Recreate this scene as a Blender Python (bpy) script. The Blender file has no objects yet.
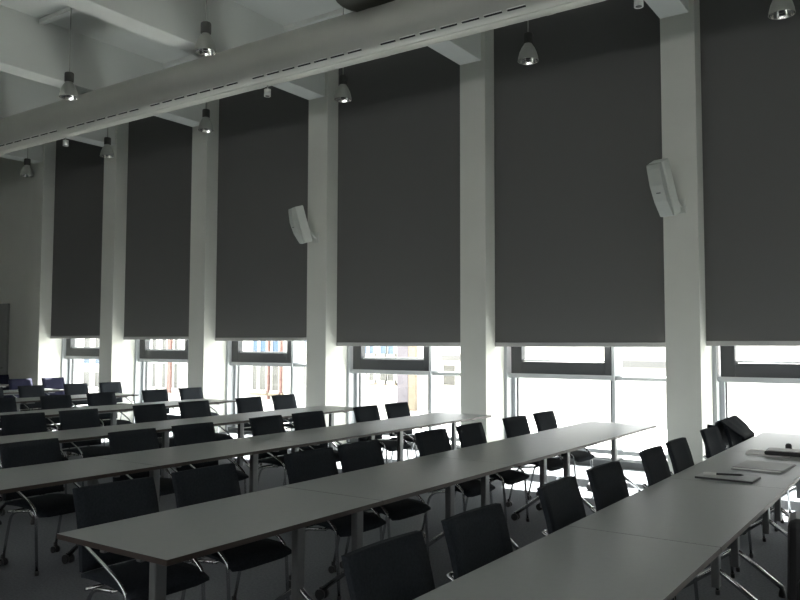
import bpy, bmesh, math, random
from mathutils import Vector, Matrix
random.seed(7)
C = bpy.context.scene.collection
PI = math.pi
R = math.radians

# ------------------------------------------------------------------ materials
def new_mat(name):
    m = bpy.data.materials.new(name); m.use_nodes = True
    return m, m.node_tree, m.node_tree.nodes['Principled BSDF']

def mat(name, col, rough=0.5, metal=0.0, noise=0.0, nscale=8.0, bump=0.0, bscale=200.0, spec=0.5, stretch=(1, 1, 1)):
    m, nt, b = new_mat(name)
    b.inputs['Base Color'].default_value = (*col, 1)
    b.inputs['Roughness'].default_value = rough
    b.inputs['Metallic'].default_value = metal
    b.inputs['Specular IOR Level'].default_value = spec
    tc = nt.nodes.new('ShaderNodeTexCoord')
    mp = nt.nodes.new('ShaderNodeMapping'); mp.inputs['Scale'].default_value = stretch
    nt.links.new(tc.outputs['Object'], mp.inputs['Vector'])
    if noise > 0:
        n = nt.nodes.new('ShaderNodeTexNoise'); n.inputs['Scale'].default_value = nscale; n.inputs['Detail'].default_value = 4
        nt.links.new(mp.outputs['Vector'], n.inputs['Vector'])
        r = nt.nodes.new('ShaderNodeValToRGB')
        r.color_ramp.elements[0].position = .3; r.color_ramp.elements[1].position = .7
        r.color_ramp.elements[0].color = (*[c * (1 - noise) for c in col], 1)
        r.color_ramp.elements[1].color = (*[min(1, c * (1 + noise)) for c in col], 1)
        nt.links.new(n.outputs['Fac'], r.inputs['Fac']); nt.links.new(r.outputs['Color'], b.inputs['Base Color'])
    if bump > 0:
        n2 = nt.nodes.new('ShaderNodeTexNoise'); n2.inputs['Scale'].default_value = bscale
        nt.links.new(mp.outputs['Vector'], n2.inputs['Vector'])
        bp = nt.nodes.new('ShaderNodeBump'); bp.inputs['Strength'].default_value = bump; bp.inputs['Distance'].default_value = .002
        nt.links.new(n2.outputs['Fac'], bp.inputs['Height']); nt.links.new(bp.outputs['Normal'], b.inputs['Normal'])
    return m

PLASTER = mat('white_plaster', (.63, .64, .59), .75, noise=.03, nscale=1.5, bump=.1, bscale=60)
CEIL = mat('ceiling_paint', (.66, .68, .65), .85, noise=.02, nscale=1.0)
CARPET = mat('grey_carpet', (.165, .175, .187), .95, noise=.18, nscale=60, bump=.6, bscale=400, spec=.1)
LAMINATE = mat('grey_laminate', (.33, .345, .34), .40, noise=.02, nscale=30, spec=.4)
EDGE = mat('table_edge', (.035, .024, .02), .5)
LEGGREY = mat('grey_powder_coat', (.16, .167, .17), .4, metal=.4)
CHROME = mat('chrome', (.55, .56, .57), .2, metal=1.0)
FABRIC = mat('black_fabric', (.023, .027, .032), .9, noise=.2, nscale=90, bump=.3, bscale=500, spec=.08)
BLUEFAB = mat('dark_blue_fabric', (.022, .023, .045), .85, noise=.2, nscale=90, bump=.3, bscale=500, spec=.08)
PLASTIC = mat('black_plastic', (.015, .015, .016), .45)
DARKMETAL = mat('anthracite_frame', (.028, .031, .034), .45)
FRAME = mat('light_window_frame', (.34, .36, .375), .45)
HEM = mat('blind_hem', (.42, .42, .41), .5)
DUCT = mat('duct_sheet_metal', (.47, .48, .44), .45, metal=.2, noise=.03, nscale=2)
SLOT = mat('slot_black', (.01, .01, .01), .8)
LAMPM = mat('lamp_aluminium', (.36, .37, .34), .35, metal=.5)
LAMPD = mat('lamp_socket_dark', (.06, .06, .055), .5)
MIRROR = mat('reflector', (.85, .85, .83), .12, metal=1.0)
SPKM = mat('speaker_housing', (.62, .64, .60), .5)
GRILLE = mat('speaker_grille', (.42, .44, .41), .6, bump=.3, bscale=300)
SKIRT = mat('skirting_dark', (.10, .105, .11), .6)
DOORM = mat('door_grey', (.25, .26, .25), .6)
TRAY = mat('tray_white', (.7, .71, .68), .5)

def blind_mat():
    m = bpy.data.materials.new('blackout_blind_fabric'); m.use_nodes = True
    nt = m.node_tree; nt.nodes.clear()
    out = nt.nodes.new('ShaderNodeOutputMaterial')
    d = nt.nodes.new('ShaderNodeBsdfDiffuse'); d.inputs['Color'].default_value = (.138, .138, .134, 1)
    t = nt.nodes.new('ShaderNodeBsdfTranslucent'); t.inputs['Color'].default_value = (.9, .87, .82, 1)
    mx = nt.nodes.new('ShaderNodeMixShader'); mx.inputs[0].default_value = .006
    nt.links.new(d.outputs[0], mx.inputs[1]); nt.links.new(t.outputs[0], mx.inputs[2]); nt.links.new(mx.outputs[0], out.inputs[0])
    return m
BLIND = blind_mat()

def glass_mat():
    m = bpy.data.materials.new('window_glass'); m.use_nodes = True
    nt = m.node_tree; nt.nodes.clear()
    out = nt.nodes.new('ShaderNodeOutputMaterial')
    t = nt.nodes.new('ShaderNodeBsdfTransparent'); t.inputs['Color'].default_value = (.95, .97, .97, 1)
    g = nt.nodes.new('ShaderNodeBsdfGlossy'); g.inputs['Roughness'].default_value = .02
    mx = nt.nodes.new('ShaderNodeMixShader')
    mx.inputs[0].default_value = .04; nt.links.new(t.outputs[0], mx.inputs[1]); nt.links.new(g.outputs[0], mx.inputs[2])
    nt.links.new(mx.outputs[0], out.inputs[0])
    return m
GLASS = glass_mat()

# ------------------------------------------------------------------ mesh helpers
def add_box(bm, x0, x1, y0, y1, z0, z1, bev=0.0, M=None, mi=0):
    vs = [bm.verts.new((x, y, z)) for x in (x0, x1) for y in (y0, y1) for z in (z0, z1)]
    idx = [(0, 1, 3, 2), (4, 6, 7, 5), (0, 4, 5, 1), (2, 3, 7, 6), (0, 2, 6, 4), (1, 5, 7, 3)]
    fs = [bm.faces.new([vs[i] for i in q]) for q in idx]
    for f in fs: f.material_index = mi
    if bev > 0:
        es = list({e for f in fs for e in f.edges})
        r = bmesh.ops.bevel(bm, geom=es, offset=bev, segments=2, affect='EDGES', profile=.5)
        vs = list({v for f in r['faces'] for v in f.verts} | {v for v in vs if v.is_valid})
    if M is not None:
        for v in vs: v.co = M @ v.co
    return vs

def add_tube(bm, pts, r, seg=8, cap=True):
    pts = [Vector(p) for p in pts]
    rings = []
    up = None
    for i, p in enumerate(pts):
        if i == 0: t = pts[1] - p
        elif i == len(pts) - 1: t = p - pts[i - 1]
        else: t = (pts[i + 1] - p).normalized() + (p - pts[i - 1]).normalized()
        t.normalize()
        if up is None:
            up = Vector((0, 0, 1)) if abs(t.z) < .9 else Vector((1, 0, 0))
        n = (up - t * up.dot(t)).normalized(); b = t.cross(n); up = n
        rr = r[i] if isinstance(r, (list, tuple)) else r
        rings.append([bm.verts.new(p + (n * math.cos(a) + b * math.sin(a)) * rr) for a in [2 * PI * k / seg for k in range(seg)]])
    for a, b in zip(rings, rings[1:]):
        for k in range(seg):
            f = bm.faces.new([a[k], a[(k + 1) % seg], b[(k + 1) % seg], b[k]]); f.smooth = True
    if cap:
        bm.faces.new(rings[0][::-1]); bm.faces.new(rings[-1])

def add_lathe(bm, prof, seg=24, c=(0, 0, 0), close=False):
    rings = []
    for (r, z) in prof:
        rings.append([bm.verts.new((c[0] + r * math.cos(2 * PI * k / seg), c[1] + r * math.sin(2 * PI * k / seg), c[2] + z)) for k in range(seg)])
    for a, b in zip(rings, rings[1:]):
        for k in range(seg):
            f = bm.faces.new([a[k], a[(k + 1) % seg], b[(k + 1) % seg], b[k]]); f.smooth = True
    if close:
        bm.faces.new(rings[0][::-1]); bm.faces.new(rings[-1])

def smooth_path(pts, n=5):
    """round the corners of a polyline"""
    P = [Vector(p) for p in pts]; out = [P[0]]
    for i in range(1, len(P) - 1):
        a, b, c = P[i - 1], P[i], P[i + 1]
        d = min((a - b).length, (c - b).length) * .4
        s = b + (a - b).normalized() * d; e = b + (c - b).normalized() * d
        for k in range(n + 1):
            t = k / n
            out.append(s * (1 - t) ** 2 + b * 2 * t * (1 - t) + e * t * t)
    out.append(P[-1]); return out

def obj(name, bm, m, parent=None):
    bmesh.ops.recalc_face_normals(bm, faces=bm.faces)
    me = bpy.data.meshes.new(name); bm.to_mesh(me); bm.free()
    for k in (m if isinstance(m, (list, tuple)) else [m]): me.materials.append(k)
    o = bpy.data.objects.new(name, me); C.objects.link(o)
    if parent is not None: o.parent = parent
    return o

def box(name, m, parent, *a, **k):
    bm = bmesh.new(); add_box(bm, *a, **k); return obj(name, bm, m, parent)

def tag(o, label, cat, group=None, kind=None):
    o['label'] = label; o['category'] = cat
    if group: o['group'] = group
    if kind: o['kind'] = kind
    return o

def thing(name, label, cat, loc=(0, 0, 0), rz=0, group=None):
    o = bpy.data.objects.new(name, None); C.objects.link(o)
    o.location = loc; o.rotation_euler = (0, 0, rz); o.empty_display_size = .1
    return tag(o, label, cat, group)

def struct(name, bm, m, parent=None):
    o = obj(name, bm, m, parent)
    if parent is None: o['kind'] = 'structure'
    return o

def copy_tree(o, parent=None):
    c = o.copy(); C.objects.link(c)
    if parent is not None: c.parent = parent
    for ch in list(o.children): copy_tree(ch, c)
    return c

# ------------------------------------------------------------------ the room
EYE = 1.62
W = 1.07
def zz(z): return EYE + (z - EYE) * W
PX = {1: -16.793, 2: -14.168, 3: -11.452, 4: -8.569, 5: -5.658, 6: -2.775, 7: .05, 8: 2.9, 9: 5.75, 0: -19.6, -1: -22.4}
PW = .414; YF = 9.707; YB = 9.982
ZB = 5.695; ZC = 6.54; BW = .35
XL, XR, YN = -22.0, 9.0, -6.0
YO = 10.75     # outer face of the facade

bm = bmesh.new(); add_box(bm, XL - .2, XR + .2, YN - .2, YO, -.2, 0); struct('floor', bm, CARPET)
bm = bmesh.new(); add_box(bm, XL - .2, XR + .2, YN - .2, YO, ZC, ZC + .3); struct('ceiling', bm, CEIL)
bm = bmesh.new(); add_box(bm, XL - .2, XL, YN, YO, 0, ZC); struct('wall_left', bm, PLASTER)
# right wall
bm = bmesh.new()
add_box(bm, XR, XR + .2, YN, YO, 0, ZC)
struct('wall_right', bm, PLASTER)
# wall behind the viewer, its high openings added to let in fill light
bm = bmesh.new()
add_box(bm, XL, XR, YN - .2, YN, 0, 2.6); add_box(bm, XL, XR, YN - .2, YN, 3.65, ZC); add_box(bm, XL, -11.0, YN - .2, YN, 2.6, 3.65)
x = -11.0
while x < XR:
    add_box(bm, x, x + .5, YN - .2, YN, 2.6, 3.65); x += 2.75
struct('wall_back', bm, PLASTER)

# window wall: pillars, solid bay, header
def pillar(i):
    x = PX[i]; bm = bmesh.new()
    add_box(bm, x, x + PW, YF, YO - .35, 0, ZC, bev=.006)
    o = struct('pillar', bm, PLASTER)
    return o
for i in range(10): pillar(i)
bm = bmesh.new(); add_box(bm, XL, PX[1], YO - .55, YO - .2, 0, ZC)
add_box(bm, PX[9] + PW, XR, YO - .55, YO - .2, 0, ZC)
struct('wall_window_side', bm, PLASTER)
for i in range(0, 10):
    bm = bmesh.new(); add_box(bm, PX[i], PX[i] + BW, YN, YF + .02, ZB, ZC + .02, bev=.008)
    struct('ceiling_beam', bm, CEIL)
# ceiling trays running across the beams in each bay
for Y in (8.72, 6.43):
    for i in range(0, 8):
        bm = bmesh.new(); add_box(bm, PX[i] + BW, PX[i + 1], Y, Y + .09, ZC - .07, ZC, bev=.01)
        tag(obj('cable_tray', bm, TRAY), 'white cable tray under the ceiling between two beams', 'cable tray', 'cable trays between the ceiling beams')
# door in the solid bay far left
DX = -19.58
bm = bmesh.new(); add_box(bm, DX + .05, DX + 1.1, YO - .62, YO - .555, .0, 2.6, bev=.004)
d = struct('door_1', bm, DOORM)
bm = bmesh.new(); add_tube(bm, [(DX + .95, YO - .62, 1.05), (DX + .95, YO - .68, 1.05), (DX + .83, YO - .68, 1.05)], .011)
obj('door_handle', bm, CHROME, d)

# ------------------------------------------------------------------ windows and blinds
DZ = {1: .14, 2: .11, 3: .08, 4: 0, 5: 0, 6: .02, 7: 0, 8: 0}
ORD = {1: 'farthest', 2: 'second farthest', 3: 'third farthest', 4: 'third nearest, left of a pillar without speaker', 5: 'widest fully visible', 6: 'nearest, cut by the picture edge', 7: 'outside'}
BL = {8: 'dark grey roller blind beyond the right picture edge', 7: 'dark grey roller blind beyond the right picture edge', 1: 'dark grey roller blind over the farthest window, narrowest of the six',
      2: 'dark grey roller blind over the second window from the far wall',
      3: 'dark grey roller blind just left of the farther wall speaker',
      4: 'dark grey roller blind just right of the pillar with the farther wall speaker',
      5: 'dark grey roller blind just left of the nearer wall speaker',
      6: 'dark grey roller blind right of the pillar with the nearer wall speaker'}
YW0, YW1 = 10.30, 10.62
for i in range(1, 9):
    L = PX[i] + PW; Rr = PX[i + 1]; dz = DZ[i]
    ML, MR = L + 1.575, L + 1.62
    z_sk, z_b1 = .02, zz(.165) 
    zt0, zt1 = zz(1.185) + dz, zz(1.245) + dz
    # outer frame (light)
    bm = bmesh.new()
    add_box(bm, L, L + .05, YW0 - .05, YW1, 0.02, 5.9, bev=.004)
    add_box(bm, L + .05, L + .11, YW0 + .1, YW1, 0.02, zt1 - .01, bev=.004)
    add_box(bm, Rr - .06, Rr, YW0, YW1, 0.02, 5.9, bev=.004)
    add_box(bm, L, Rr, YW0 + .1, YW1, zz(.13) - .02, zz(.13) + .05, bev=.004)
    add_box(bm, L, Rr, YW0 + .1, YW1, zz(.25), zz(.25) + .065, bev=.004)
    add_box(bm, L + .04, MR, YW0, YW1 - .05, zt0, zt1, bev=.004)
    add_box(bm, ML, MR, YW0 + .02, YW1, .02, 5.9, bev=.004)
    add_box(bm, MR, Rr, YW0 + .05, YW1, zz(1.185) + dz, zz(1.235) + dz, bev=.004)
    add_box(bm, L, Rr, YW0, YW1, 5.82, 5.9)
    w = struct('window_%d' % i, bm, FRAME)
    # dark opening sash
    bm = bmesh.new()
    s0, s1 = L + .085, ML - .005
    add_box(bm, s0, s0 + .17, YW0 + .01, YW0 + .13, zt1, 2.6, bev=.006)
    add_box(bm, s1 - .09, s1, YW0 + .01, YW0 + .13, zt1, 2.6, bev=.006)
    add_box(bm, s0 + .17, s1 - .09, YW0 + .01, YW0 + .13, zt1, zt1 + .175, bev=.006)
    add_box(bm, s0 + .17, s1 - .09, YW0 + .01, YW0 + .13, 2.45, 2.6, bev=.006)
    sa = obj('window_sash', bm, DARKMETAL, w)
    bm = bmesh.new()   # pale glazing bead round the sash pane
    add_box(bm, s0 + .17, s1 - .09, YW0 + .06, YW0 + .12, zt1 + .175, zt1 + .2)
    obj('glazing_bead', bm, FRAME, sa)
    bm = bmesh.new(); add_box(bm, s0 + .17, s1 - .09, YW0 + .088, YW0 + .094, zt1 + .175, 2.45); obj('window_pane', bm, GLASS, sa)
    bm = bmesh.new(); add_box(bm, L + .11, ML, YW0 + .2, YW0 + .206, zz(.25) + .065, zt0); obj('window_pane', bm, GLASS, w)
    bm = bmesh.new(); add_box(bm, MR, Rr - .06, YW0 + .2, YW0 + .206, zz(.25) + .065, zz(1.185) + dz); obj('window_pane', bm, GLASS, w)
    bm = bmesh.new(); add_box(bm, MR, Rr - .06, YW0 + .2, YW0 + .206, zz(1.235) + dz, 5.82); obj('window_pane', bm, GLASS, w)
    bm = bmesh.new(); add_box(bm, s0, s1, YW0 + .2, YW0 + .206, 2.6, 5.82); obj('window_pane', bm, GLASS, w)
    bm = bmesh.new(); add_box(bm, L, Rr, YW0 + .2, YW0 + .206, zz(.13) + .05, zz(.25)); obj('window_pane', bm, GLASS, w)
    # dark line gasket at the left of the lower pane
    bm = bmesh.new(); add_box(bm, L + .112, L + .125, YW0 + .15, YW0 + .19, zz(.25) + .065, zt0); add_box(bm, ML - .02, ML - .002, YW0 + .03, YW0 + .19, zz(.25) + .065, zt0)
    obj('window_gasket', bm, DARKMETAL, w)
    # header above, skirting below
    bm = bmesh.new(); add_box(bm, L, Rr, YW0, YO - .1, 5.9, ZC); struct('wall_header', bm, PLASTER)
    bm = bmesh.new(); add_box(bm, L, Rr, YW0 - .02, YW1, 0, .09, bev=.004); struct('baseboard_window', bm, SKIRT)
    # blind
    if i <= 8:  # blinds of the last two bays are unseen, added to keep the sun out
        zb = {8: 1.676, 7: 1.676, 1: 1.799, 2: 1.771, 3: 1.742, 4: 1.658, 5: 1.658, 6: 1.676}[i]
        b = thing('roller_blind', BL[i], 'blind', (0, 0, 0), 0, 'dark roller blinds over the tall windows')
        b.location = ((L + Rr) / 2, YB, zb)
        hw = (Rr - L) / 2 + .001; top = 6.40 - zb
        bm = bmesh.new(); add_box(bm, -hw, hw, 0, .003, 0, top); obj('blind_fabric', bm, BLIND, b)
        bm = bmesh.new(); add_box(bm, -hw, hw, -.008, .014, -.055, .004, bev=.004); obj('hem_bar', bm, HEM, b)
        bm = bmesh.new(); add_tube(bm, [(-hw, .03, top + .0), (hw, .03, top + .0)], .04, 16); obj('roller_tube', bm, FRAME, b)

# ------------------------------------------------------------------ ventilation duct
DY, DZc, DR = 7.455, 5.393, .300
duct = thing('ventilation_duct', 'large round grey ventilation duct with air slots running below the beams', 'duct', (0, DY, DZc))
joints = [-20.35, -18.15, -16.0, -13.9, -11.79, -9.66, -7.55, -5.45, -3.3, -1.15, 1.0, 3.1, 5.15]
for a, b in zip(joints, joints[1:]):
    bm = bmesh.new()
    add_tube(bm, [(a, 0, 0), (b - .004, 0, 0)], DR, 48, cap=False)
    obj('duct_section', bm, DUCT, duct)
    bm = bmesh.new()
    add_tube(bm, [(b - .035, 0, 0), (b + .035, 0, 0)], DR + .004, 48, cap=False)
    obj('joint_band', bm, DUCT, duct)
    L = b - a; pitch = (L - .22) / 7
    if a > 2: continue
    for k in range(7):
        x0 = a + .13 + k * pitch
        th = R(35)
        M = Matrix.Translation((x0 + pitch * .39, -DR * math.sin(th) * 1.0, -DR * math.cos(th) * 1.0)) @ Matrix.Rotation(-th, 4, 'X')
        bm = bmesh.new(); add_box(bm, -pitch * .385, pitch * .385, -.012, .012, -.004, .012, M=M)
        s = obj('air_slot', bm, SLOT, duct)
        bm = bmesh.new(); add_box(bm, -pitch * .385, pitch * .385, -.019, -.013, -.008, .012, M=M)
        obj('slot_lip', bm, TRAY, s)
bm = bmesh.new()
th = R(14)
M = Matrix.Rotation(-th, 4, 'X')
add_box(bm, -20.3, 5.1, -.006, .006, -DR - .006, -DR + .01, M=M)
obj('duct_rail', bm, DUCT, duct)
bm = bmesh.new()
for i in range(1, 9):
    add_tube(bm, [(PX[i] + .18, 0, DR - .01), (PX[i] + .18, 0, ZB - DZc + .01)], .012)
obj('hanger', bm, CHROME, duct)
# dark round plate under the beam beside the duct
bm = bmesh.new(); add_lathe(bm, [(.0, 0), (.33, 0), (.36, .03), (.36, .10), (.0, .10)], 40)
o = obj('beam_plate', bm, mat('dark_olive_cover', (.06, .06, .045), .6)); o.location = (-5.36, 7.05, ZB - .10)
tag(o, 'dark round cover under a beam just above the duct', 'ceiling cover')

# ------------------------------------------------------------------ pendant lamps
def make_lamp():
    t = thing('pendant_lamp', 'x', 'lamp', (0, 0, 0), 0, 'bell shaped pendant lamps beside the duct')
    bm = bmesh.new()      # shade, origin at the rim
    add_lathe(bm, [(.134, 0), (.138, .008), (.134, .02), (.128, .06), (.112, .12), (.085, .18), (.055, .225), (.048, .24), (.0, .245)], 32)
    obj('lamp_shade', bm, LAMPM, t)
    bm = bmesh.new()
    add_lathe(bm, [(.132, .002), (.122, .05), (.105, .11), (.07, .17), (.0, .19)], 32)
    obj('reflector', bm, MIRROR, t)
    bm = bmesh.new(); add_lathe(bm, [(.0, .02), (.03, .025), (.036, .06), (.03, .12), (.0, .14)], 16); obj('bulb', bm, PLASTIC, t)
    bm = bmesh.new(); add_lathe(bm, [(.0, .235), (.062, .235), (.066, .25), (.066, .36), (.06, .375), (.012, .385), (.0, .385)], 24)
    obj('socket', bm, LAMPD, t)
    bm = bmesh.new(); add_tube(bm, [(0, 0, .38), (0, 0, 1.62)], .009, 8); obj('cord', bm, LAMPM, t)
    return t
lamp0 = make_lamp(); first = True
lamps = [(-15.04, 8.56, 4.955, 'pendant lamp hanging before the far end wall, farthest of all lamps'),
         (-12.40, 8.56, 4.99, 'pendant lamp beside the duct, second from the far end wall on the window side'),
         (-9.77, 8.56, 5.06, 'pendant lamp before the pillar left of the farther speaker, window side of duct'),
         (-6.91, 8.56, 5.06, 'pendant lamp hanging just right of the farther speaker pillar, below the duct'),
         (-4.03, 8.56, 5.02, 'pendant lamp hanging before the dark blind left of the nearer speaker'),
         (-1.23, 8.56, 4.92, 'pendant lamp at the right, cut by the top of the picture'),
         (-6.91, 6.03, 4.955, 'pendant lamp on a long cord on the room side of the duct, nearer of two'),
         (-9.77, 6.12, 4.96, 'pendant lamp on a long cord on the room side of the duct, farther of two')]
for (x, y, z, lab) in lamps:
    o = lamp0 if first else copy_tree(lamp0); first = False
    o.location = (x, y, z + .045); o.scale = (.92, .92, .92); o['label'] = lab
# small spotlights under the duct
def make_spot():
    t = thing('spotlight', 'x', 'spotlight', (0, 0, 0), 0, 'small spotlights under the duct')
    bm = bmesh.new(); add_lathe(bm, [(.0, 0), (.036, 0), (.045, -.008), (.045, .085), (.0, .09)], 20); obj('housing', bm, TRAY, t)
    bm = bmesh.new(); add_lathe(bm, [(.0, -.009), (.026, -.009), (.032, -.004)], 16); obj('lens', bm, LAMPD, t)
    bm = bmesh.new(); add_tube(bm, [(0, 0, .08), (0, 0, .15)], .008); obj('stem', bm, LAMPM, t)
    return t
s0 = make_spot(); first = True
for (x, z, lab) in [(-12.0, 4.965, 'small white spotlight under the far part of the duct'), (-7.34, 4.965, 'small white spotlight under the middle of the duct'),
                    (-2.34, 4.95, 'small white spotlight under the duct at the top edge, nearest of three')]:
    o = s0 if first else copy_tree(s0); first = False
    o.location = (x, DY + .03, z - .012); o['label'] = lab

# ------------------------------------------------------------------ wall speakers
def make_speaker(X, Zc, lab, tilt, yaw, h, w, dpt):
    t = thing('wall_speaker', lab, 'speaker', (X, YF, Zc), 0, 'white speakers on the pillars')
    M = Matrix.Translation((-.16, -.30, 0)) @ Matrix.Rotation(R(yaw), 4, 'Z') @ Matrix.Rotation(R(tilt), 4, 'X')
    # cabinet: rear box, faceted front (profile in Y,Z)
    hh = h / 2
    bm = bmesh.new(); add_box(bm, -w / 2, w / 2, 0, dpt, -hh, hh, bev=.012, M=M); obj('speaker_cabinet', bm, SPKM, t)
    bm = bmesh.new()
    prof = [(-.002, -hh + .005), (-.03, -hh + .02), (-.085, -hh * .35), (-.10, hh * .25), (-.075, hh - .06), (-.06, hh - .01), (-.002, hh - .005)]
    l = [bm.verts.new(M @ Vector((-w / 2 + .005, y, z))) for y, z in prof]; r = [bm.verts.new(M @ Vector((w / 2 - .02, y, z))) for y, z in prof]
    for k in range(len(prof) - 1): bm.faces.new([l[k], l[k + 1], r[k + 1], r[k]])
    bm.faces.new(l); bm.faces.new(r[::-1]); bm.faces.new([l[0], r[0], r[-1], l[-1]])
    obj('speaker_grille', bm, GRILLE, t)
    bm = bmesh.new(); add_box(bm, -.03, .02, -.1, -.09, -.015, -.005, M=M); obj('badge', bm, PLASTIC, t)
    bm = bmesh.new(); add_tube(bm, [M @ Vector((0.02, dpt - .01, -.05)), (-.02, -.06, -.17), (-.02, 0, -.17)], .016)
    add_box(bm, -.07, .03, -.02, .0, -.26, -.08, bev=.004); obj('wall_bracket', bm, SPKM, t)
    return t
make_speaker(PX[6] + .24, zz(3.36), 'white wall speaker tilted down on the nearest pillar at the right', 26, -12, .68, .19, .15)
make_speaker(PX[4] + .23, zz(3.42), 'white wall speaker tilted down on the pillar in the middle of the window wall', 17, -24, .60, .16, .14)

# ------------------------------------------------------------------ tables
TZ = .74
def table(x0, x1, y0, y1, lab, rowgroup):
    cx, cy = (x0 + x1) / 2, (y0 + y1) / 2
    hx, hy = abs(x1 - x0) / 2, (y1 - y0) / 2 - .0015
    t = thing('folding_table', lab, 'table', (cx, cy, 0), 0, rowgroup)
    bm = bmesh.new(); add_box(bm, -hx, hx, -hy, hy, TZ - .026, TZ, bev=.0025)
    bm.normal_update()
    for f in bm.faces: f.material_index = 0 if f.normal.z > .9 else 1
    obj('tabletop', bm, [LAMINATE, EDGE], t)
    bm = bmesh.new()
    for sx in (-.13, .13): add_box(bm, sx - .015, sx + .015, -hy + .06, hy - .06, TZ - .062, TZ - .026, bev=.002)
    obj('under_rail', bm, LEGGREY, t)
    for s in (-1, 1):
        ly = s * (hy - .27)
        bm = bmesh.new()
        add_box(bm, -.024, .024, ly - .034, ly + .034, .15, TZ - .06, bev=.008)
        add_box(bm, -.29, .29, ly - .02, ly + .02, TZ - .055, TZ - .026, bev=.004)
        leg = obj('leg', bm, LEGGREY, t)
        for k in (-1, 1):
            bm = bmesh.new()
            add_tube(bm, smooth_path([(k * .0, ly, .26), (k * .04, ly, .235), (k * .28, ly, .06)]), .016, 10)
            f = obj('foot', bm, CHROME, leg)
            bm = bmesh.new()
            if k < 0:
                for q in (-.022, .022):
                    add_tube(bm, [(k * .28, ly + q - .011, .0335), (k * .28, ly + q + .011, .0335)], .033, 14)
                add_box(bm, k * .28 - .014, k * .28 + .014, ly - .012, ly + .012, .03, .075)
                obj('caster', bm, PLASTIC, f)
            else:
                add_lathe(bm, [(.0, 0), (.022, 0), (.022, .02), (.012, .06), (0, .065)], 12, c=(k * .28, ly, 0)); obj('glide', bm, PLASTIC, f)
    return t
rows = [
    ('nearest', -1.537, -.823, [.32, 1.98, 3.67, 5.39, 7.06, 8.80]),
    ('second', -3.42, -2.635, [2.14, 3.65, 5.31, 6.96, 8.83]),
    ('third', -5.49, -4.71, [2.10, 3.74, 5.36, 7.12, 8.86]),
    ('fourth', -7.45, -6.70, [2.10, 3.75, 5.43, 7.10, 8.83]),
    ('fifth', -9.98, -9.21, [3.75, 5.43, 7.10, 8.80]),
    ('sixth', -12.46, -11.70, [5.43, 7.10, 8.83]),
    ('seventh', -14.80, -14.02, [5.5, 7.15, 8.88]),
    ('eighth', -17.3, -16.6, [7.6, 9.3])]
nth = ['table nearest the windows', 'second table from the windows', 'third table from the windows', 'fourth table from the windows', 'fifth table from the windows']
for (rn, a, b, ys) in rows:
    n = len(ys) - 1
    for k in range(n):
        table(a, b, ys[k], ys[k + 1], 'grey folding table in the %s row from the viewer, %s' % (rn, nth[n - 1 - k]), 'grey tables joined into rows')

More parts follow.
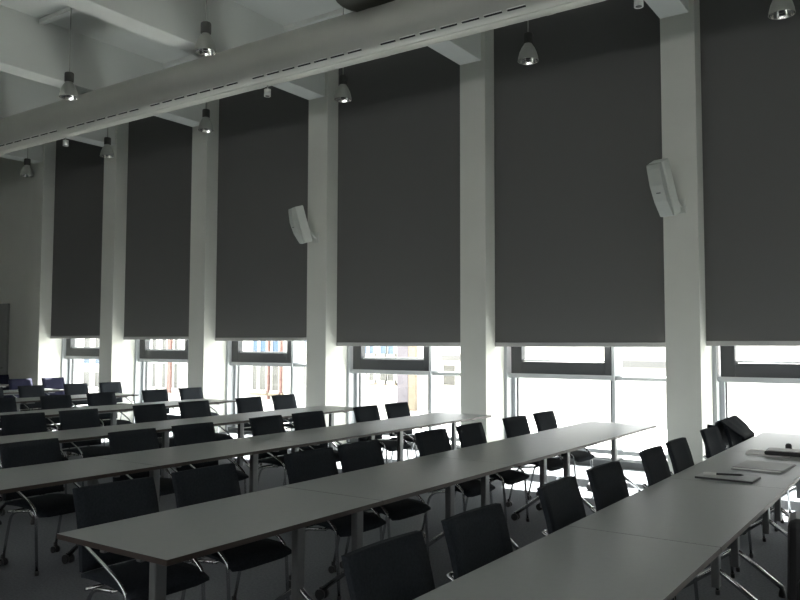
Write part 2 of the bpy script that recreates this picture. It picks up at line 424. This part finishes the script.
# ------------------------------------------------------------------ chairs
def make_chair(fab):
    t = thing('conference_chair', 'x', 'chair', (0, 0, 0), 0, 'black chairs along the table rows')
    # seat: curved pad (faces +x)
    bm = bmesh.new(); nx, ny = 8, 6; top = []; bot = []
    for i in range(nx + 1):
        u = i / nx; x = -.20 + .45 * u; r1 = []; r2 = []
        zc = .452 + .012 * math.cos((u - .4) * PI) - (.03 * max(0, u - .75) / .25 * max(0, u - .75) / .25)
        for j in range(ny + 1):
            v = j / ny * 2 - 1; hw = .235 - .02 * (1 - u)
            rd = .012 * (abs(v) ** 6)
            r1.append(bm.verts.new((x, v * hw, zc + .012 - rd - .008 * (1 - v * v)))); r2.append(bm.verts.new((x, v * hw, zc - .028 + rd)))
        top.append(r1); bot.append(r2)
    for i in range(nx):
        for j in range(ny):
            bm.faces.new([top[i][j], top[i + 1][j], top[i + 1][j + 1], top[i][j + 1]]).smooth = True
            bm.faces.new([bot[i][j], bot[i][j + 1], bot[i + 1][j + 1], bot[i + 1][j]]).smooth = True
        bm.faces.new([top[i][0], bot[i][0], bot[i + 1][0], top[i + 1][0]]); bm.faces.new([top[i][ny], top[i + 1][ny], bot[i + 1][ny], bot[i][ny]])
    for q in (0, nx):
        for j in range(ny): bm.faces.new([top[q][j], top[q][j + 1], bot[q][j + 1], bot[q][j]])
    obj('seat', bm, fab, t)
    # backrest: thin slightly curved panel
    bm = bmesh.new(); F = []; B = []
    nz = 8
    for i in range(nz + 1):
        u = i / nz; z = .475 + .405 * u
        xb = -.185 - .085 * u + .018 * math.sin(u * PI); a = []; b = []
        for j in range(ny + 1):
            v = j / ny * 2 - 1
            hw = .237
            if i in (0, nz): hw -= .002
            dx = .016 * v * v
            a.append(bm.verts.new((xb + dx + .012, v * hw, z))); b.append(bm.verts.new((xb + dx - .014, v * hw, z)))
        F.append(a); B.append(b)
    for i in range(nz):
        for j in range(ny):
            bm.faces.new([F[i][j], F[i][j + 1], F[i + 1][j + 1], F[i + 1][j]]).smooth = True
            bm.faces.new([B[i][j], B[i + 1][j], B[i + 1][j + 1], B[i][j + 1]]).smooth = True
        for j in (0, ny): bm.faces.new([F[i][j], F[i + 1][j], B[i + 1][j], B[i][j]])
    for i in (0, nz):
        for j in range(ny): bm.faces.new([F[i][j], F[i][j + 1], B[i][j + 1], B[i][j]])
    obj('backrest', bm, fab, t)
    for s in (-1, 1):
        y = s * .228
        bm = bmesh.new()
        pts = smooth_path([(-.240, s * .19, .655), (-.240, y, .655), (-.12, y, .60), (.14, y, .49), (.205, y, .44), (.235, y, .012)])
        add_tube(bm, pts, .010, 8); f = obj('side_frame', bm, CHROME, t)
        bm = bmesh.new(); add_tube(bm, [(.235, y, 0), (.235, y, .03)], .015, 10); obj('glide', bm, PLASTIC, f)
        bm = bmesh.new(); add_tube(bm, smooth_path([(.10, y * .93, .425), (-.12, y * .93, .40), (-.20, y * .93, .075)]), .010, 8)
        f = obj('rear_leg', bm, CHROME, t)
        bm = bmesh.new()
        for q in (-.018, .018): add_tube(bm, [(-.205, y * .93 + q - .008, .026), (-.205, y * .93 + q + .008, .026)], .026, 12)
        add_box(bm, -.215, -.195, y * .93 - .01, y * .93 + .01, .03, .08); obj('caster', bm, PLASTIC, f)
    bm = bmesh.new(); add_tube(bm, [(.10, -.24, .428), (.10, .24, .428)], .009, 8); add_tube(bm, [(-.12, -.24, .40), (-.12, .24, .40)], .009, 8)
    obj('cross_bar', bm, CHROME, t)
    return t
CH = [make_chair(FABRIC), make_chair(BLUEFAB)]; used = [False, False]
# row, X of the top of the backrest, Y positions from the far left end to the window
crow = [
    ('nearest', -1.76, [2.42, 3.09, 4.03, 4.73, 5.70, 6.34, 7.40, 8.22], 0, 1.0),
    ('second', -3.69, [2.62, 3.25, 4.19, 4.76, 5.79, 6.47, 7.40, 8.12], 0, 1.0),
    ('third', -5.79, [2.66, 3.38, 4.30, 4.96, 5.93, 6.56, 7.63, 8.27], 0, 1.0),
    ('fourth', -8.09, [3.9, 4.62, 5.28, 6.25, 6.94, 7.93, 8.64], 0, 1.0),
    ('fifth', -10.68, [5.75, 6.60, 7.34, 8.34, 9.09], 0, 1.0),
    ('sixth', -13.48, [7.1, 7.85, 8.73, 9.48], 0, 1.0),
    ('seventh', -15.62, [8.86, 9.58], 1, 1.035),
    ('eighth', -18.1, [9.75], 1, 1.03)]
cn = ['closest to the windows', 'second from the windows', 'third from the windows', 'fourth from the windows', 'fifth from the windows', 'sixth from the windows', 'seventh from the windows', 'eighth from the windows']
for (rn, X, ys, fi, sc) in crow:
    for k, y in enumerate(ys):
        if not used[fi]: o = CH[fi]; used[fi] = True
        else: o = copy_tree(CH[fi])
        rz = R(random.uniform(-2.5, 2.5)); x = X + .27 * sc
        o.location = (x, y, 0); o.rotation_euler = (0, 0, rz); o.scale = (sc, sc, sc)
        o['label'] = '%s chair at the %s table row from the viewer, %s' % ('black' if fi == 0 else 'dark blue', rn, cn[len(ys) - 1 - k])
        if rn == 'nearest' and k == 7: o['label'] = 'black chair under a black jacket at the nearest table row, closest to the windows'
        if fi == 1: o['group'] = 'dark blue chairs at the far end'

# ------------------------------------------------------------------ things on the nearest table row
PAPER = mat('paper_white', (.80, .80, .78), .6)
GREYC = mat('grey_cover', (.30, .30, .29), .5)
BLACKC = mat('black_leather', (.02, .02, .022), .4)
def slab(name, m, parent, w, l, h, z=0, bev=.002):
    bm = bmesh.new(); add_box(bm, -w / 2, w / 2, -l / 2, l / 2, z, z + h, bev=bev); return obj(name, bm, m, parent)
t = thing('notepad', 'white-topped notepad with a black edge lying nearest the viewer', 'notepad', (-1.20, 5.58, TZ + .0005), R(88))
slab('pad_back', BLACKC, t, .24, .36, .012); slab('pad_paper', mat('pad_paper', (.45, .46, .46), .5), t, .232, .352, .004, .012, .001)
t = thing('pen', 'dark pen lying on the notepad', 'pen', (-1.25, 5.57, TZ + .026), R(18))
bm = bmesh.new(); add_tube(bm, [(-.02, 0, 0), (.13, 0, 0), (.15, 0, 0)], [.007, .007, .002], 10); obj('barrel', bm, PLASTIC, t)
bm = bmesh.new(); add_tube(bm, [(-.10, 0, 0), (-.02, 0, 0)], .0075, 10); obj('cap', bm, PAPER, t)
t = thing('booklet', 'grey closed booklet lying between notepad and folder', 'booklet', (-1.09, 6.24, TZ + .0005), R(-3))
slab('booklet_cover', GREYC, t, .33, .50, .006); slab('booklet_pages', PAPER, t, .31, .48, .006, .006, .001); slab('booklet_cover', GREYC, t, .33, .42, .003, .012, .001)
t = thing('paper_stack', 'white paper sheets half under the black folder', 'paper', (-1.19, 7.02, TZ + .0005), R(5))
slab('sheets', PAPER, t, .32, .30, .012, 0, .001)
t = thing('document_folder', 'black folder with a grey flap lying on white sheets', 'folder', (-1.03, 6.98, TZ + .0005), R(3))
bm = bmesh.new(); add_box(bm, -.17, .17, -.13, .13, .014, .045, bev=.012); obj('folder_body', bm, BLACKC, t)
slab('folder_flap', GREYC, t, .30, .20, .004, .045, .001)
bm = bmesh.new(); add_lathe(bm, [(0, 0), (.024, 0), (.025, .01), (.025, .05), (.018, .066), (0, .07)], 20)
o = obj('bottle_cap_cup', bm, PLASTIC); o.name = 'small_cup'; o.location = (-1.08, 7.28, TZ + .0005); tag(o, 'small black cup standing behind the black folder', 'cup')
# black rucksack standing on the floor at the right edge
t = thing('rucksack', 'black rucksack standing on the floor beside the nearest table', 'bag', (-.57, 4.93, 0), R(8))
bm = bmesh.new(); add_box(bm, -.19, .19, -.17, .17, 0, .68, bev=.045)
for v in bm.verts:
    s = 1 - .10 * max(0, v.co.z - .35) / .33; v.co.x *= s; v.co.y *= s
obj('bag_body', bm, BLACKC, t)
bm = bmesh.new(); add_box(bm, -.13, .13, -.225, -.16, .06, .38, bev=.025); obj('front_pocket', bm, BLACKC, t)
bm = bmesh.new(); add_tube(bm, smooth_path([(-.05, 0, .67), (-.05, 0, .72), (.05, 0, .72), (.05, 0, .67)]), .009, 8); obj('carry_handle', bm, BLACKC, t)

# jacket draped over the chair closest to the windows
# (hangs behind the backrest, over its top and down to the table edge)
jk = thing('jacket', 'black jacket draped from the last backrest of the nearest row towards the table', 'jacket', (-1.755, 8.22, .885))
JP = [(-.065, -.33), (-.060, -.10), (-.045, .0), (.0, .018), (.05, -.022), (.10, -.058), (.15, -.094), (.20, -.128)]
bm = bmesh.new(); NJ = 14; up = []; dn = []
for i, (px, pz) in enumerate(JP):
    a = []; b = []
    y0 = -.40 + .02 * i; y1 = .40 - .045 * max(0, i - 3)
    for k in range(NJ + 1):
        v = k / NJ; y = y0 + (y1 - y0) * v
        wv = .008 * math.sin(v * 17 + i * .6) * (0 if i > 5 else 1)
        a.append(bm.verts.new((px + wv, y, pz + abs(wv) + .004))); b.append(bm.verts.new((px + wv + (.012 if i < 3 else 0), y, pz + abs(wv) - (.012 if i > 2 else 0))))
    up.append(a); dn.append(b)
for i in range(len(JP) - 1):
    for k in range(NJ):
        bm.faces.new([up[i][k], up[i + 1][k], up[i + 1][k + 1], up[i][k + 1]]).smooth = True
        bm.faces.new([dn[i][k], dn[i][k + 1], dn[i + 1][k + 1], dn[i + 1][k]]).smooth = True
    for k in (0, NJ): bm.faces.new([up[i][k], up[i + 1][k], dn[i + 1][k], dn[i][k]])
for i in (0, len(JP) - 1):
    for k in range(NJ): bm.faces.new([up[i][k], up[i][k + 1], dn[i][k + 1], dn[i][k]])
obj('jacket_body', bm, FABRIC, jk)
bm = bmesh.new(); fl = [(-.0, .40, .0), (.05, .355, -.03), (.10, .31, -.066), (.15, .265, -.10), (.20, .22, -.134)]
for dy in (0, .014):
    fl_v = [bm.verts.new((x, y - dy, z)) for x, y, z in fl] + [bm.verts.new((x, y - dy - .03, -.21 - .35 * (.2 - x))) for x, y, z in fl[::-1]]
    bm.faces.new(fl_v)
    if dy: 
        for k in range(len(fl_v)): bm.faces.new([prev[k], prev[(k + 1) % len(prev)], fl_v[(k + 1) % len(fl_v)], fl_v[k]])
    prev = fl_v
obj('jacket_front', bm, FABRIC, jk)
bm = bmesh.new(); add_tube(bm, [(-.085, -.30, -.02), (-.10, -.33, -.20), (-.095, -.31, -.50)], [.04, .045, .035], 10)
obj('sleeve', bm, FABRIC, jk)

# ------------------------------------------------------------------ outside
PAVE = mat('pale_terrace', (.74, .72, .68), .8, noise=.04, nscale=3)
LEDGE = mat('grey_ledge', (.11, .11, .11), .8)
RENDER_W = mat('white_render', (.45, .44, .42), .8, noise=.02, nscale=1)
STONE = mat('sandstone', (.17, .14, .105), .8, noise=.05, nscale=4)
MAUVE = mat('mauve_render', (.11, .10, .115), .8, noise=.08, nscale=6)
REDST = mat('red_pilaster', (.16, .09, .08), .8)
BLUEGL = mat('blue_pane', (.030, .065, .115), .35)
GREYGL = mat('curtained_pane', (.06, .06, .055), .4, noise=.15, nscale=6, stretch=(6, 1, .3))
bm = bmesh.new(); add_box(bm, -60, 14, YO, 21.6, -.5, -.3); struct('terrace', bm, PAVE)
bm = bmesh.new(); add_box(bm, XL - .2, XR + .2, YO - .1, YO, -.5, .06); struct('trim_1', bm, FRAME)
t = thing('roof_vent', 'small grey vent box on the terrace outside', 'vent', (-8.02, 21.3, -.3))
bm = bmesh.new(); add_box(bm, -.11, .11, -.1, .1, 0, .12, bev=.01); obj('vent_box', bm, GREYC, t)
bm = bmesh.new(); add_box(bm, -.13, .13, -.12, .12, .12, .15, bev=.005); obj('vent_lid', bm, GREYC, t)

def building(name, lab, x0, x1, y, h, panes, strips=(), wallmat=RENDER_W, depth=2):
    b = thing(name, lab, 'building', ((x0 + x1) / 2, y, -.5))
    cx = (x0 + x1) / 2
    bm = bmesh.new(); add_box(bm, x0 - cx, x1 - cx, 0, depth, 0, h); obj('wall', bm, wallmat, b)
    for (a, c, z0, z1, m) in panes:
        bm = bmesh.new(); f = .05
        add_box(bm, a - f - cx, a - cx, -.06, .02, z0 - f + .5, z1 + f + .5); add_box(bm, c - cx, c + f - cx, -.06, .02, z0 - f + .5, z1 + f + .5)
        add_box(bm, a - f - cx, c + f - cx, -.12, .02, z0 - f * 2 + .5, z0 + .5); add_box(bm, a - cx, c - cx, -.06, .02, z1 + .5, z1 + f + .5)
        w = obj('window', bm, RENDER_W, b)
        bm = bmesh.new(); add_box(bm, a - cx, c - cx, -.03, -.01, z0 + .5, z1 + .5); obj('pane', bm, m, w)
    for (a, c, z0, z1, m, nm) in strips:
        bm = bmesh.new(); add_box(bm, a - cx, c - cx, -.10, .01, z0 + .5, z1 + .5, bev=.01); obj(nm, bm, m, b)
    return b
Bl, G = BLUEGL, GREYGL
FY = 18 * W
def sx(x): return x * W
pan = []
for (a, c) in [(-13.72, -13.54), (-13.47, -13.30), (-13.08, -12.86), (-12.82, -12.60)]:
    pan += [(sx(a), sx(c), zz(1.37), zz(2.6), Bl), (sx(a), sx(c), zz(.62), zz(1.08), G)]
for (a, c) in [(-15.2, -14.95), (-14.9, -14.7), (-16.1, -15.85)]:
    pan += [(sx(a), sx(c), zz(1.35), zz(2.6), Bl), (sx(a), sx(c), zz(.4), zz(1.06), G)]
for (a, c) in [(-18.1, -17.9), (-17.79, -17.52), (-17.25, -16.98)]:
    pan += [(sx(a), sx(c), zz(1.30), zz(2.6), Bl), (sx(a), sx(c), zz(.2), zz(1.0), G)]
building('facade_building', 'pale building with blue windows seen through the middle windows', sx(-20.0), sx(-11.83), FY, 3.8, pan,
         [(sx(-12.44 - .02), sx(-12.1), -.3, 3.2, MAUVE, 'render_strip'), (sx(-12.09), sx(-11.86), -.3, 3.2, STONE, 'stone_pilaster'), (sx(-17.44), sx(-17.38), -.2, 3.2, REDST, 'red_pilaster'), (sx(-16.93), sx(-16.85), -.2, 3.2, REDST, 'red_pilaster'),
          (sx(-18.2), sx(-16.8), zz(.03), zz(.13), STONE, 'ledge'), (sx(-13.8), sx(-12.5), zz(.50), zz(.56), STONE, 'ledge')], depth=.6)
pan = []
for (a, c) in [(-23.45, -23.23), (-22.89, -22.68), (-22.25, -22.05)]:
    pan += [(sx(a), sx(c), zz(1.45), zz(2.6), G), (sx(a), sx(c), zz(.1), zz(.95), G)]
for (a, c) in [(-27.6, -27.2), (-26.86, -26.54)]:
    pan += [(sx(a), sx(c), zz(.88), zz(1.05), Bl), (sx(a), sx(c), zz(1.48), zz(2.6), G), (sx(a), sx(c), zz(.0), zz(.56), G)]
building('courtyard_building', 'pale building with red strips seen through the farthest windows', -36, sx(-20.0) - .02, FY + .3, 3.8, pan,
         [(sx(-22.54), sx(-22.40), -.2, 3.2, REDST, 'red_pilaster')])
building('white_building', 'white building with a small window beyond the terrace', sx(-14.0), 12, 20.5 * W, 3.2,
         [(-13.40, -12.95, zz(.42), zz(1.02), G)], [(sx(-7.05), sx(-5.8), zz(1.05), zz(1.22), LEDGE, 'ledge'), (sx(-12.7), sx(-11.9), zz(1.17), zz(1.32), LEDGE, 'ledge')])

# ------------------------------------------------------------------ light
world = bpy.data.worlds.new('World'); bpy.context.scene.world = world; world.use_nodes = True
bg = world.node_tree.nodes['Background']
bg.inputs['Color'].default_value = (.97, .97, .975, 1); bg.inputs['Strength'].default_value = 5.4
sd = bpy.data.lights.new('sun', 'SUN'); sd.energy = 60.0; sd.angle = R(.6); sd.color = (1, .97, .92)
so = bpy.data.objects.new('sun', sd); C.objects.link(so)
v = Vector((.35, -1.0, -.85))     # direction the light travels
so.rotation_euler = v.to_track_quat('-Z', 'Y').to_euler()

# ------------------------------------------------------------------ camera
cd = bpy.data.cameras.new('camera'); co = bpy.data.objects.new('camera', cd); C.objects.link(co)
yaw, pit, rol = R(34.636), R(3.299), R(.147)
fw = Vector((-math.sin(yaw) * math.cos(pit), math.cos(yaw) * math.cos(pit), math.sin(pit)))
r = Vector((math.cos(yaw), math.sin(yaw), 0)); u = r.cross(fw)
r2 = r * math.cos(rol) + u * math.sin(rol); u2 = -r * math.sin(rol) + u * math.cos(rol)
M = Matrix(((r2.x, u2.x, -fw.x, 0), (r2.y, u2.y, -fw.y, 0), (r2.z, u2.z, -fw.z, EYE), (0, 0, 0, 1)))
co.matrix_world = M
cd.sensor_width = 36; cd.lens = 36 * 783.489 / 800; cd.clip_start = .05; cd.clip_end = 500
S = bpy.context.scene
S.camera = co
S.view_settings.view_transform = 'Standard'; S.view_settings.look = 'None'; S.view_settings.gamma = 1; S.view_settings.use_curve_mapping = False
S.view_settings.exposure = 0.45
S.cycles.use_denoising = True
S.cycles.max_bounces = 10; S.cycles.diffuse_bounces = 6
